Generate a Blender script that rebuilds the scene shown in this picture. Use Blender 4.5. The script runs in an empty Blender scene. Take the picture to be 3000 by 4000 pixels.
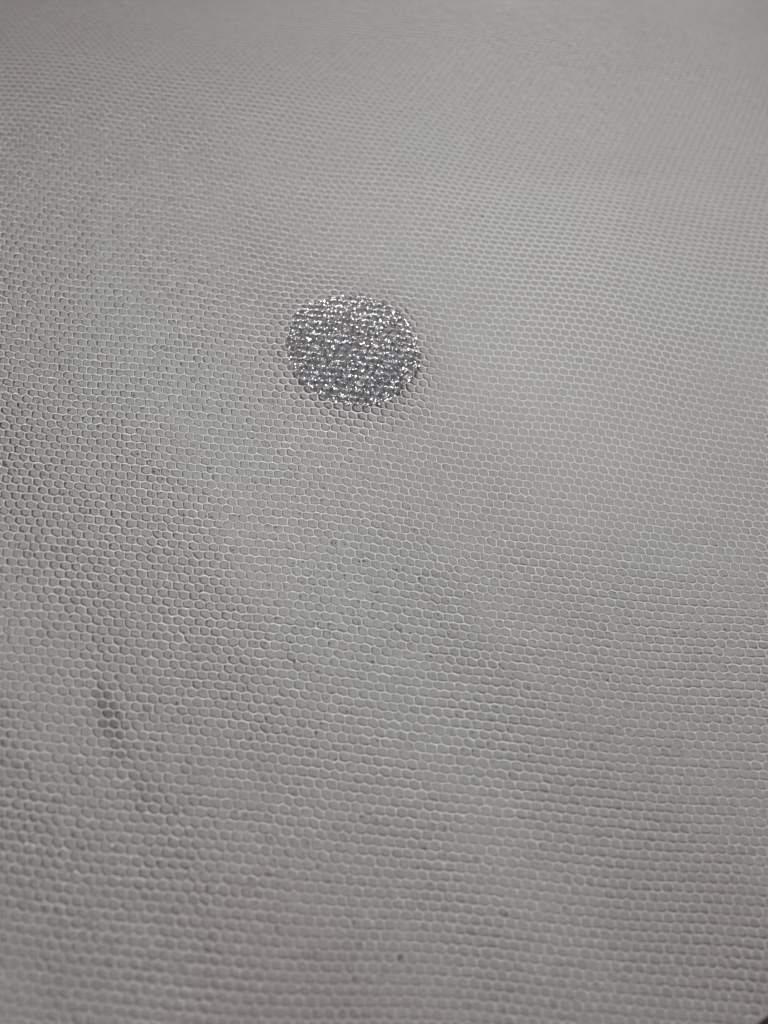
import bpy, math
import numpy as np
from mathutils import Matrix, Vector

MM = 0.001                      # everything below is worked out in millimetres, real size
rng = np.random.default_rng(7)
sc = bpy.context.scene
col = sc.collection

# ------------------------------------------------------------------ camera
# a phone held about 9 cm above the cloth, looking down and slightly forward
F_PX, SX, SY, S0, PITCH = 2900.0, -0.0010, 0.0045, 37.4, 1.2
nrm = np.array([-SX * F_PX, SY * F_PX, S0]); NN = np.linalg.norm(nrm); nrm = nrm / NN
H = F_PX * PITCH / NN
ax = np.array([1, 0, 0]) - nrm * nrm[0]; ax /= np.linalg.norm(ax)
ay = np.cross(nrm, ax)
RW = np.array([ax, ay, nrm])    # world from camera

def ray(px, py):
    return np.array([(px - 1500) / F_PX, -(py - 2000) / F_PX, -1.0])

def on_cloth(px, py):           # photograph pixel -> point on the level z = 0 (mm)
    r = ray(px, py); p = RW @ (r * (-H / (nrm @ r)))
    return p[:2] - ORG
ORG = np.zeros(2)
ORG = on_cloth(1500, 2000)
CAM = np.array([-ORG[0], -ORG[1], H])

def to_pixel(x, y, z):          # world mm -> photograph pixel, arrays
    d = np.stack([x - CAM[0], y - CAM[1], z - CAM[2]], -1) @ RW
    return 1500 + F_PX * d[..., 0] / -d[..., 2], 2000 - F_PX * d[..., 1] / -d[..., 2]

cam = bpy.data.cameras.new('camera')
cam_o = bpy.data.objects.new('camera', cam); col.objects.link(cam_o)
m = Matrix(RW.tolist()).to_4x4(); m.translation = Vector((CAM * MM).tolist())
cam_o.matrix_world = m
cam.sensor_fit = 'VERTICAL'; cam.sensor_height = 36.0; cam.lens = F_PX / 4000 * 36.0
cam.clip_start = 0.005; cam.clip_end = 20
cam.dof.use_dof = True
cam.dof.focus_distance = F_PX * PITCH / 36.6 * MM
cam.dof.aperture_fstop = cam.lens / 2.6       # a 2.6 mm wide pupil
cam.dof.aperture_blades = 0
sc.camera = cam_o

# ------------------------------------------------------------------ light
w = bpy.data.worlds.new('World'); sc.world = w; w.use_nodes = True
bg = w.node_tree.nodes['Background']
bg.inputs['Color'].default_value = (1.0, 0.66, 0.65, 1)
bg.inputs['Strength'].default_value = 0.125

def area(name, loc, target, size, power, colour):
    l = bpy.data.lights.new(name, 'AREA'); l.shape = 'DISK'; l.size = size * MM
    l.energy = power; l.color = colour
    o = bpy.data.objects.new(name, l); col.objects.link(o)
    o.location = Vector(loc) * MM
    o.rotation_euler = (Vector(target) * MM - o.location).to_track_quat('-Z', 'Y').to_euler()
    return o
lamp = area('ceiling_lamp', (-215, -385, 600), (20, 48, 0), 200, 0.086, (0.935, 1.0, 0.985))
lamp.data.spread = math.radians(15)
area('far_fill', (40, 360, 310), (0, 40, 0), 230, 0.50, (1.0, 0.91, 0.90))  # unseen fill light, added to brighten and warm the far end and give glints

sc.view_settings.view_transform = 'Standard'; sc.view_settings.look = 'None'
sc.view_settings.gamma = 1.0; sc.view_settings.exposure = 0.0
sc.view_settings.use_curve_mapping = False
sc.cycles.use_denoising = True; sc.cycles.denoiser = 'OPENIMAGEDENOISE'
sc.cycles.denoising_input_passes = 'RGB_ALBEDO_NORMAL'; sc.cycles.denoising_prefilter = 'ACCURATE'
sc.cycles.max_bounces = 6; sc.cycles.diffuse_bounces = 3; sc.cycles.glossy_bounces = 3
sc.cycles.transparent_max_bounces = 8
sc.cycles.sample_clamp_indirect = 3.0
sc.cycles.filter_width = 1.3 if hasattr(sc.cycles, 'filter_width') else 1.5

# ------------------------------------------------------------------ materials
def mat(name):
    mt = bpy.data.materials.new(name); mt.use_nodes = True
    nt = mt.node_tree
    return mt, nt, nt.nodes['Principled BSDF'], nt.nodes, nt.links

def nylon_material():
    mt, nt, b, N, L = mat('white_nylon')
    b.inputs['Base Color'].default_value = (0.80, 0.80, 0.795, 1)
    b.inputs['Roughness'].default_value = 0.19
    b.inputs['Specular IOR Level'].default_value = 0.8
    tr = N.new('ShaderNodeBsdfTranslucent'); tr.inputs['Color'].default_value = (0.80, 0.80, 0.795, 1)
    mx = N.new('ShaderNodeMixShader'); mx.inputs[0].default_value = 0.22
    L.new(b.outputs[0], mx.inputs[1]); L.new(tr.outputs[0], mx.inputs[2])
    L.new(mx.outputs[0], N['Material Output'].inputs['Surface'])
    return mt

def math_node(N, L, op, a, b=None, clamp=False):
    n = N.new('ShaderNodeMath'); n.operation = op; n.use_clamp = clamp
    for i, v in enumerate((a, b)):
        if v is None: continue
        if isinstance(v, (int, float)): n.inputs[i].default_value = v
        else: L.new(v, n.inputs[i])
    return n.outputs[0]

def lining_material(stains):
    mt, nt, b, N, L = mat('perforated_lining')
    tc = N.new('ShaderNodeTexCoord')
    mp = N.new('ShaderNodeMapping'); mp.inputs['Scale'].default_value = (1000, 1000, 0)  # mm, flat
    L.new(tc.outputs['Object'], mp.inputs['Vector'])
    def noise(scale, detail, rough=0.5):
        n = N.new('ShaderNodeTexNoise'); n.inputs['Scale'].default_value = scale
        n.inputs['Detail'].default_value = detail; n.inputs['Roughness'].default_value = rough
        L.new(mp.outputs[0], n.inputs['Vector']); return n.outputs['Fac']
    # colour: pale grey cloth, faintly pinker and greener in large soft areas
    hue = N.new('ShaderNodeValToRGB')
    hue.color_ramp.elements[0].position = 0.36; hue.color_ramp.elements[0].color = (0.420, 0.400, 0.398, 1)
    hue.color_ramp.elements[1].position = 0.62; hue.color_ramp.elements[1].color = (0.402, 0.405, 0.400, 1)
    L.new(noise(0.022, 2.0), hue.inputs['Fac'])
    fine = N.new('ShaderNodeMapRange'); fine.inputs['To Min'].default_value = 0.90; fine.inputs['To Max'].default_value = 1.08
    L.new(noise(2.3, 3.0, 0.65), fine.inputs['Value'])
    mul = N.new('ShaderNodeVectorMath'); mul.operation = 'SCALE'
    L.new(hue.outputs['Color'], mul.inputs[0]); L.new(fine.outputs[0], mul.inputs['Scale'])
    cur = mul.outputs[0]
    for (sx, sy, rx, ry, ang, colour, amount) in stains:
        m2 = N.new('ShaderNodeMapping'); m2.vector_type = 'TEXTURE'
        m2.inputs['Location'].default_value = (sx, sy, 0); m2.inputs['Rotation'].default_value = (0, 0, ang)
        m2.inputs['Scale'].default_value = (rx, ry, 1)
        L.new(mp.outputs[0], m2.inputs['Vector'])
        ln = N.new('ShaderNodeVectorMath'); ln.operation = 'LENGTH'; L.new(m2.outputs[0], ln.inputs[0])
        d = math_node(N, L, 'ADD', ln.outputs['Value'], math_node(N, L, 'MULTIPLY', math_node(N, L, 'SUBTRACT', noise(0.9, 3.0, 0.6), 0.5), 1.5))
        mr = N.new('ShaderNodeMapRange'); mr.interpolation_type = 'SMOOTHSTEP'
        mr.inputs['From Min'].default_value = 1.2; mr.inputs['From Max'].default_value = 0.2
        mr.inputs['To Min'].default_value = 0.0; mr.inputs['To Max'].default_value = amount
        L.new(d, mr.inputs['Value'])
        mix = N.new('ShaderNodeMix'); mix.data_type = 'RGBA'
        L.new(mr.outputs[0], mix.inputs[0]); L.new(cur, mix.inputs[6]); mix.inputs[7].default_value = (*colour, 1)
        cur = mix.outputs[2]
    L.new(cur, b.inputs['Base Color'])
    b.inputs['Roughness'].default_value = 0.8
    b.inputs['Specular IOR Level'].default_value = 0.25
    # knit: small pinholes right through the cloth, a stitch or so apart
    vo = N.new('ShaderNodeTexVoronoi'); vo.feature = 'F1'; vo.inputs['Scale'].default_value = 1.75
    vo.inputs['Randomness'].default_value = 0.72
    L.new(mp.outputs[0], vo.inputs['Vector'])
    sep = N.new('ShaderNodeSeparateColor'); L.new(vo.outputs['Color'], sep.inputs[0])
    rad = N.new('ShaderNodeMapRange'); rad.inputs['From Min'].default_value = 0.2; rad.inputs['From Max'].default_value = 1.0
    rad.inputs['To Min'].default_value = 0.11; rad.inputs['To Max'].default_value = 0.23
    L.new(sep.outputs[0], rad.inputs['Value'])
    hole = math_node(N, L, 'LESS_THAN', vo.outputs['Distance'], rad.outputs[0])
    tp = N.new('ShaderNodeBsdfTransparent')
    mx = N.new('ShaderNodeMixShader')
    L.new(hole, mx.inputs[0]); L.new(b.outputs[0], mx.inputs[1]); L.new(tp.outputs[0], mx.inputs[2])
    L.new(mx.outputs[0], N['Material Output'].inputs['Surface'])
    hgt = math_node(N, L, 'ADD', math_node(N, L, 'MULTIPLY', vo.outputs['Distance'], 0.7), noise(3.2, 3.0, 0.6))
    bp = N.new('ShaderNodeBump'); bp.inputs['Strength'].default_value = 0.55; bp.inputs['Distance'].default_value = 0.00012
    L.new(hgt, bp.inputs['Height']); L.new(bp.outputs[0], b.inputs['Normal'])
    return mt

def foil_material():
    mt, nt, b, N, L = mat('silver_film')
    b.inputs['Metallic'].default_value = 0.75
    b.inputs['Base Color'].default_value = (0.215, 0.232, 0.245, 1)
    b.inputs['Roughness'].default_value = 0.42
    tc = N.new('ShaderNodeTexCoord')
    n = N.new('ShaderNodeTexNoise'); n.inputs['Scale'].default_value = 3500; n.inputs['Detail'].default_value = 3
    L.new(tc.outputs['Object'], n.inputs['Vector'])
    bp = N.new('ShaderNodeBump'); bp.inputs['Strength'].default_value = 0.5; bp.inputs['Distance'].default_value = 0.0001
    L.new(n.outputs['Fac'], bp.inputs['Height']); L.new(bp.outputs[0], b.inputs['Normal'])
    return mt

def plain(name, colour, rough=0.6, metal=0.0, spec=0.5):
    mt, nt, b, N, L = mat(name)
    b.inputs['Base Color'].default_value = (*colour, 1); b.inputs['Roughness'].default_value = rough
    b.inputs['Metallic'].default_value = metal; b.inputs['Specular IOR Level'].default_value = spec
    return mt

def wood_material():
    mt, nt, b, N, L = mat('dark_brown_surface')
    tc = N.new('ShaderNodeTexCoord'); n = N.new('ShaderNodeTexNoise')
    n.inputs['Scale'].default_value = 180; n.inputs['Detail'].default_value = 4
    L.new(tc.outputs['Object'], n.inputs['Vector'])
    r = N.new('ShaderNodeValToRGB')
    r.color_ramp.elements[0].color = (0.030, 0.018, 0.013, 1); r.color_ramp.elements[1].color = (0.085, 0.048, 0.034, 1)
    L.new(n.outputs['Fac'], r.inputs['Fac']); L.new(r.outputs[0], b.inputs['Base Color'])
    b.inputs['Roughness'].default_value = 0.6
    return mt

# ------------------------------------------------------------------ mesh helpers
def mesh_object(name, verts_mm, faces, material, parent=None, smooth=True, tri=None):
    """faces: int array (n,4) or (n,3), or list of both arrays"""
    if not isinstance(faces, (list, tuple)): faces = [faces]
    me = bpy.data.meshes.new(name)
    v = np.asarray(verts_mm, dtype=np.float32) * MM
    me.vertices.add(len(v)); me.vertices.foreach_set('co', v.ravel())
    idx = np.concatenate([f.ravel() for f in faces]).astype(np.int32)
    cnt = np.concatenate([np.full(len(f), f.shape[1]) for f in faces]).astype(np.int32)
    me.loops.add(len(idx)); me.loops.foreach_set('vertex_index', idx)
    me.polygons.add(len(cnt))
    me.polygons.foreach_set('loop_start', np.concatenate([[0], np.cumsum(cnt)[:-1]]).astype(np.int32))
    me.polygons.foreach_set('loop_total', cnt)
    me.update(calc_edges=True); me.validate()
    me.polygons.foreach_set('use_smooth', np.full(len(cnt), smooth))
    me.materials.append(material)
    o = bpy.data.objects.new(name, me); col.objects.link(o)
    if parent: o.parent = parent
    return o

def waves(seed, wavelengths, amps):
    r = np.random.default_rng(seed); terms = []
    for wl, a in zip(wavelengths, amps):
        t = r.uniform(0, 2 * math.pi); terms.append((a, 2 * math.pi / wl * math.cos(t), 2 * math.pi / wl * math.sin(t), r.uniform(0, 6.28)))
    def f(x, y):
        s = np.zeros(np.broadcast(x, y).shape)
        for a, kx, ky, p in terms: s = s + a * np.sin(kx * x + ky * y + p)
        return s
    return f

# ------------------------------------------------------------------ the lie of the cloth
DOT_C = on_cloth(1385, 1368)
soft = waves(3, (46, 61, 38, 29), (0.32, 0.40, 0.22, 0.12))
def ground(x, y):               # height of the lining's upper side
    t = np.clip(y - 22, 0, None)
    far = np.clip((y - 10) / 70, 0, 1)
    z = -0.0014 * t ** 2 - 0.00022 * t * np.clip(x + 20, 0, None)
    fold = np.sin((y + 0.32 * x) / 7.4 + 0.9 * np.sin(x / 31.0)) + 0.6 * np.sin((y - 0.20 * x) / 12.5 + 1.3)
    return z + soft(x, y) * 1.25 + 0.40 * far * fold

lift = waves(11, (23, 17, 31, 13), (0.022, 0.018, 0.022, 0.014))
def net_height(x, y):           # height of the net's thread centres
    r = np.hypot(x - DOT_C[0], y - DOT_C[1])
    bump = 0.5 * np.clip((15.0 - r) / 6.0, 0, 1) ** 1.5
    far = np.clip((y - 20) / 90, 0, 1)
    return ground(x, y) + 0.19 + lift(x, y) + 0.25 * far + bump

# edge of both cloths, cutting the picture's lower right corner
E0, E1 = on_cloth(2962, 4000), on_cloth(3000, 3972)
edge_dir = (E1 - E0) / np.linalg.norm(E1 - E0)
edge_nrm = np.array([edge_dir[1], -edge_dir[0]])        # points off the cloth
if edge_nrm @ (DOT_C - E0) > 0: edge_nrm = -edge_nrm
def beyond(x, y, off=0.0):
    return (x - E0[0]) * edge_nrm[0] + (y - E0[1]) * edge_nrm[1] - off

# ------------------------------------------------------------------ setting: dark base and pale lining
def sheet(name, x0, x1, y0, y1, step, zoff, material, cut=None, power=1.0):
    xs = np.arange(x0, x1 + step / 2, step); ys = np.arange(y0, y1 + step / 2, step)
    X, Y = np.meshgrid(xs, ys); nx = len(xs)
    x, y = X.ravel().copy(), Y.ravel().copy()
    i = (np.arange(len(ys) - 1)[:, None] * nx + np.arange(nx - 1)[None, :]).ravel()
    f = np.stack([i, i + 1, i + 1 + nx, i + nx], 1)
    if cut is not None:
        d = beyond(x, y, cut); f = f[(d[f] < 0).any(1)]
        out = d > 0
        x[out] -= d[out] * edge_nrm[0]; y[out] -= d[out] * edge_nrm[1]
        used = np.unique(f); remap = np.full(len(x), -1); remap[used] = np.arange(len(used))
        x, y, f = x[used], y[used], remap[f]
    return mesh_object(name, np.stack([x, y, ground(x, y) + zoff], 1), f, material)

base = sheet('base_surface', -190, 190, -130, 230, 4.0, -1.1, wood_material())
base['kind'] = 'structure'; base['label'] = 'dark brown surface under the cloth at the lower right corner'

st = []
a = on_cloth(425, 2800); st.append((a[0], a[1], 1.3, 5.2, 0.42, (0.12, 0.12, 0.125), 0.6))
a = on_cloth(560, 3080); st.append((a[0], a[1], 1.2, 3.5, 0.45, (0.2, 0.2, 0.2), 0.3))
a = on_cloth(2515, 612); st.append((a[0], a[1], 1.3, 1.1, 0.0, (0.36, 0.26, 0.24), 0.8))
a = on_cloth(2560, 3095); st.append((a[0], a[1], 1.0, 0.7, 0.0, (0.34, 0.29, 0.21), 0.7))
lining = sheet('lining_fabric', -150, 150, -90, 190, 1.0, 0.0, lining_material(st), cut=0.0)
lining['kind'] = 'structure'; lining['label'] = 'pale grey perforated lining cloth lying beneath the white net'
so = lining.modifiers.new('thickness', 'SOLIDIFY'); so.thickness = 0.3 * MM; so.offset = -1

# ------------------------------------------------------------------ the net with its silver dot
tulle = bpy.data.objects.new('tulle_fabric', None); col.objects.link(tulle)
tulle.empty_display_size = 0.02
tulle['label'] = 'white hexagonal tulle net with one silver glitter dot, spread over pale lining'
tulle['category'] = 'net fabric'

A = np.array([1.237, -0.112]); B = np.array([0.486, 0.973])
wx = waves(21, (70, 47, 33, 19), (0.30, 0.18, 0.09, 0.03)); wy = waves(22, (64, 52, 29, 17), (0.28, 0.18, 0.08, 0.03))
X0, X1, Y0, Y1 = -108, 112, -72, 150
M = 260
I, J = np.meshgrid(np.arange(-M, M), np.arange(-M, M), indexing='ij')
def nodes(k):
    q = (A + B) * k / 3.0 - (np.array([0.0, 0.13]) if k == 2 else 0.0)
    x = I * A[0] + J * B[0] + q[0]; y = I * A[1] + J * B[1] + q[1]
    jit = np.random.default_rng(100 + k).normal(0, 0.034, (2,) + x.shape)
    x = x + wx(x, y) + jit[0]; y = y + wy(x, y) + jit[1]
    z = net_height(x, y) + np.random.default_rng(200 + k).normal(0, 0.030, x.shape)
    return np.stack([x, y, z], -1)
n1, n2 = nodes(1), nodes(2)
P, Q, KIND = [], [], []
for kind, (di, dj) in enumerate(((0, 0), (-1, 0), (0, -1))):
    a = n1[1:, 1:]
    b = n2[1 + di: 2 * M + di, 1 + dj: 2 * M + dj]
    P.append(a.reshape(-1, 3)); Q.append(b.reshape(-1, 3)); KIND.append(np.full(a.size // 3, kind))
P, Q, KIND = np.concatenate(P), np.concatenate(Q), np.concatenate(KIND)
C = (P + Q) / 2
ok = (C[:, 0] > X0) & (C[:, 0] < X1) & (C[:, 1] > Y0) & (C[:, 1] < Y1) & (beyond(C[:, 0], C[:, 1], -0.5) < 0)
P, Q, KIND, C = P[ok], Q[ok], KIND[ok], C[ok]
px, py = to_pixel(C[:, 0], C[:, 1], C[:, 2])
inview = (px > -90) & (px < 3090) & (py > -90) & (py < 4090)
near = inview & (py > 700)

def tubes(P, Q, kind, segs, sides, seed):
    n = len(P); r = np.random.default_rng(seed)
    t = np.linspace(0, 1, segs + 1)[None, :, None]
    D = Q - P; Ln = np.linalg.norm(D, axis=1, keepdims=True); T = D / Ln
    S = np.cross(T, np.array([0, 0, 1.0])); S /= np.linalg.norm(S, axis=1, keepdims=True)
    U = np.cross(S, T)
    bow = r.normal(0, 0.030, (n, 1, 1)); sag = r.normal(0.0, 0.030, (n, 1, 1)) + np.where(kind == 2, -0.02, 0.03)[:, None, None]
    hump = np.sin(t * math.pi)
    pts = P[:, None] + D[:, None] * t + S[:, None] * bow * hump + U[:, None] * sag * hump
    rad = 0.074 * r.uniform(0.86, 1.14, (n, 1, 1)) * (1 + 0.55 * np.abs(2 * t - 1) ** 2.2)
    rad = rad * np.where(kind == 2, 0.86, 1.05)[:, None, None]
    ph = np.arange(sides) * 2 * math.pi / sides
    ring = S[:, None, None] * (1.18 * np.cos(ph))[None, None, :, None] + U[:, None, None] * (0.92 * np.sin(ph))[None, None, :, None]
    v = pts[:, :, None] + rad[..., None] * ring                     # n, segs+1, sides, 3
    base = np.arange(n)[:, None, None] * ((segs + 1) * sides)
    k = np.arange(segs)[None, :, None] * sides; s = np.arange(sides)[None, None, :]; s2 = (s + 1) % sides
    f = np.stack([base + k + s, base + k + s2, base + k + sides + s2, base + k + sides + s], -1).reshape(-1, 4)
    return v.reshape(-1, 3), f

VS, FS, off = [], [], 0
for sel, segs, sides, seed in ((near, 3, 6, 1), (inview & ~near, 2, 4, 2), (~inview, 1, 3, 3)):
    v, f = tubes(P[sel], Q[sel], KIND[sel], segs, sides, seed)
    VS.append(v); FS.append(f + off); off += len(v)
net = mesh_object('net_thread', np.concatenate(VS), np.concatenate(FS), nylon_material(), tulle)
net['kind'] = 'stuff'; net['label'] = 'white nylon threads joined into a hexagonal mesh'

# --- silver dot: a thin film moulded over the threads, covered with glitter
outline = [(740, 200), (900, 215), (1040, 290), (1180, 370), (1250, 490), (1300, 620), (1310, 780), (1270, 870), (1190, 930),
           (1150, 990), (1080, 1050), (980, 1090), (860, 1105), (740, 1100), (640, 1075), (540, 1040), (430, 960), (340, 880),
           (290, 760), (258, 650), (262, 560), (300, 440), (370, 310), (470, 260), (560, 230), (650, 210)]
poly = np.array([on_cloth(1000 + u / 2.074, 1050 + v / 2.074) for u, v in outline])
cen = poly.mean(0)
ang = np.arctan2(poly[:, 1] - cen[1], poly[:, 0] - cen[0]); rr = np.hypot(*(poly - cen).T)
od = np.argsort(ang); ang, rr = ang[od], rr[od]
ang = np.concatenate([ang - 2 * math.pi, ang, ang + 2 * math.pi]); rr = np.tile(rr, 3)
# the net stands about a millimetre above z = 0, so draw the outline back towards the camera's foot
shift = (CAM[:2] - cen) * ((net_height(*cen) + 0.1) / CAM[2]); cen = cen + shift
def edge_radius(t):
    return np.interp(t, ang, rr) * (1 + 0.012 * np.sin(23 * t + 1) + 0.010 * np.sin(41 * t) + 0.007 * np.sin(67 * t + 2))

loc = np.hypot(C[:, 0] - cen[0], C[:, 1] - cen[1]) < 13
SP, SQ, SK = P[loc][:, :2], Q[loc][:, :2], KIND[loc]
def thread_distance(x, y, pick=slice(None)):
    out = np.empty(len(x)); SPp = SP[pick]
    D = SQ[pick] - SPp; L2 = (D ** 2).sum(1)
    for s in range(0, len(x), 2000):
        p = np.stack([x[s:s + 2000], y[s:s + 2000]], 1)[:, None] - SPp[None]
        t = np.clip((p * D).sum(2) / L2, 0, 1)
        out[s:s + 2000] = np.sqrt(((p - t[..., None] * D) ** 2).sum(2).min(1))
    return out
rough = waves(31, (0.9, 0.7, 1.3, 0.55, 0.45, 0.62), (0.018, 0.014, 0.02, 0.012, 0.010, 0.010))
def film_height(x, y, d=None):
    d = thread_distance(x, y) if d is None else d
    dome = 0.35 * (1 - np.clip(np.hypot(x - cen[0], y - cen[1]) / 9.5, 0, 1) ** 2)
    return net_height(x, y) + 0.015 + dome + 0.16 * np.exp(-(d / 0.15) ** 2) + rough(x, y), d
NR, NT = 84, 420
tt = np.linspace(0, 2 * math.pi, NT, endpoint=False)
fr = np.linspace(0, 1, NR) ** 0.75
ER = edge_radius((tt + math.pi) % (2 * math.pi) - math.pi)
gx = cen[0] + (fr[:, None] * ER * np.cos(tt)).ravel(); gy = cen[1] + (fr[:, None] * ER * np.sin(tt)).ravel()
gz, gd = film_height(gx, gy)
gz = gz.reshape(NR, NT); gz[-1] -= 0.22                              # the rim turns down to the net
gz[0] = gz[0].mean()
k = (np.arange(NR - 1)[:, None] * NT + np.arange(NT)[None]).ravel(); k2 = (np.arange(NR - 1)[:, None] * NT + (np.arange(NT)[None] + 1) % NT).ravel()
ff = np.stack([k, k + NT, k2 + NT, k2], 1)
dot = mesh_object('glitter_dot', np.stack([gx, gy, gz.ravel()], 1), ff, foil_material(), tulle)
dot['label'] = 'round silver glitter dot stuck on the white net'

NF = 14500
r2 = np.random.default_rng(5)
t = r2.uniform(-math.pi, math.pi, NF * 3); q = np.sqrt(r2.uniform(0, 1, NF * 3)) * 1.012
fx = cen[0] + q * edge_radius(t) * np.cos(t); fy = cen[1] + q * edge_radius(t) * np.sin(t)
fz, fd = film_height(fx, fy)
knots = np.concatenate([SP, SQ]); knots = knots[np.hypot(knots[:, 0] - cen[0], knots[:, 1] - cen[1]) < 12]
kd = np.concatenate([np.sqrt(((np.stack([fx[s:s + 2000], fy[s:s + 2000]], 1)[:, None] - knots[None]) ** 2).sum(2).min(1)) for s in range(0, len(fx), 2000)])
v01 = (fy - cen[1]) / 10.0
band = np.clip(1.5 * np.clip(v01 - 0.25, 0, 1) + 0.9 * np.clip(-v01 - 0.45, 0, 1), 0, 1)
hd = thread_distance(fx, fy, SK != 2)
keep = r2.uniform(0, 1, len(fx)) < 0.02 + 0.45 * np.exp(-(kd / 0.15) ** 2) + (0.5 + 0.5 * band) * np.exp(-(hd / 0.13) ** 2) + 0.4 * band * np.exp(-(fd / 0.16) ** 2) + 0.10 * np.exp(-(fd / 0.12) ** 2) + 0.25 * np.clip((q - 0.93) / 0.07, 0, 1)
fx, fy, fz, q = fx[keep][:NF], fy[keep][:NF], fz[keep][:NF], q[keep][:NF]
nf = len(fx)
size = r2.uniform(0.05, 0.12, nf)
tilt = np.abs(r2.normal(0, math.radians(27), nf)); az = r2.uniform(0, 2 * math.pi, nf)
nv = np.stack([np.sin(tilt) * np.cos(az), np.sin(tilt) * np.sin(az), np.cos(tilt)], 1)
e1 = np.cross(nv, np.array([0.31, 0.95, 0.02])); e1 /= np.linalg.norm(e1, axis=1, keepdims=True); e2 = np.cross(nv, e1)
cpos = np.stack([fx, fy, fz + r2.uniform(0.0, 0.07, nf)], 1)
ang5 = np.arange(5) * 2 * math.pi / 5 + r2.uniform(0, 1, (nf, 1))
rad5 = size[:, None] * r2.uniform(0.7, 1.15, (nf, 5))
fv = cpos[:, None] + e1[:, None] * (rad5 * np.cos(ang5) * r2.uniform(0.6, 1.0, (nf, 1)))[..., None] + e2[:, None] * (rad5 * np.sin(ang5))[..., None]
fidx = np.arange(nf)[:, None] * 5 + np.arange(5)[None]
gl = mesh_object('glitter', fv.reshape(-1, 3), fidx, plain('silver_glitter', (0.91, 0.965, 0.995), 0.22, 1.0), dot, smooth=False)
gl['kind'] = 'stuff'

# ------------------------------------------------------------------ specks of lint
lint_m = plain('dark_lint', (0.13, 0.125, 0.12), 0.9)
def lint(px_, py_, r_mm, label, seed):
    r = np.random.default_rng(seed)
    c = on_cloth(px_, py_); z = float(net_height(c[0], c[1]))
    c = c + (CAM[:2] - c) * (z / CAM[2])
    z = float(net_height(c[0], c[1])) + 0.07
    u = np.linspace(0, math.pi, 7)[1:-1]; v = np.arange(9) * 2 * math.pi / 9
    Uu, Vv = np.meshgrid(u, v, indexing='ij')
    rad = r_mm * r.uniform(0.65, 1.3, Uu.shape)
    pts = np.stack([rad * 1.3 * np.sin(Uu) * np.cos(Vv), rad * np.sin(Uu) * np.sin(Vv), 0.6 * rad * np.cos(Uu)], -1).reshape(-1, 3)
    pts = np.concatenate([pts, [[0, 0, 0.6 * r_mm], [0, 0, -0.6 * r_mm]]])
    n = 9; q4 = []; t3 = []
    for i in range(4):
        for j in range(n): q4.append((i * n + j, (i + 1) * n + j, (i + 1) * n + (j + 1) % n, i * n + (j + 1) % n))
    for j in range(n): t3.append((45, j, (j + 1) % n)); t3.append((46, 36 + (j + 1) % n, 36 + j))
    o = mesh_object('lint_speck', pts, [np.array(q4), np.array(t3)], lint_m)
    o.location = (c[0] * MM, c[1] * MM, z * MM)
    o['label'] = label; o['category'] = 'lint'; o['group'] = 'dark specks of lint on the net'
lint(1885, 843, 0.16, 'tiny dark lint speck on the net above and right of the silver dot', 1)
lint(1563, 3742, 0.17, 'tiny dark lint speck on the net near the bottom edge', 2)
lint(1150, 2585, 0.16, 'tiny dark lint speck on the net below the silver dot', 3)
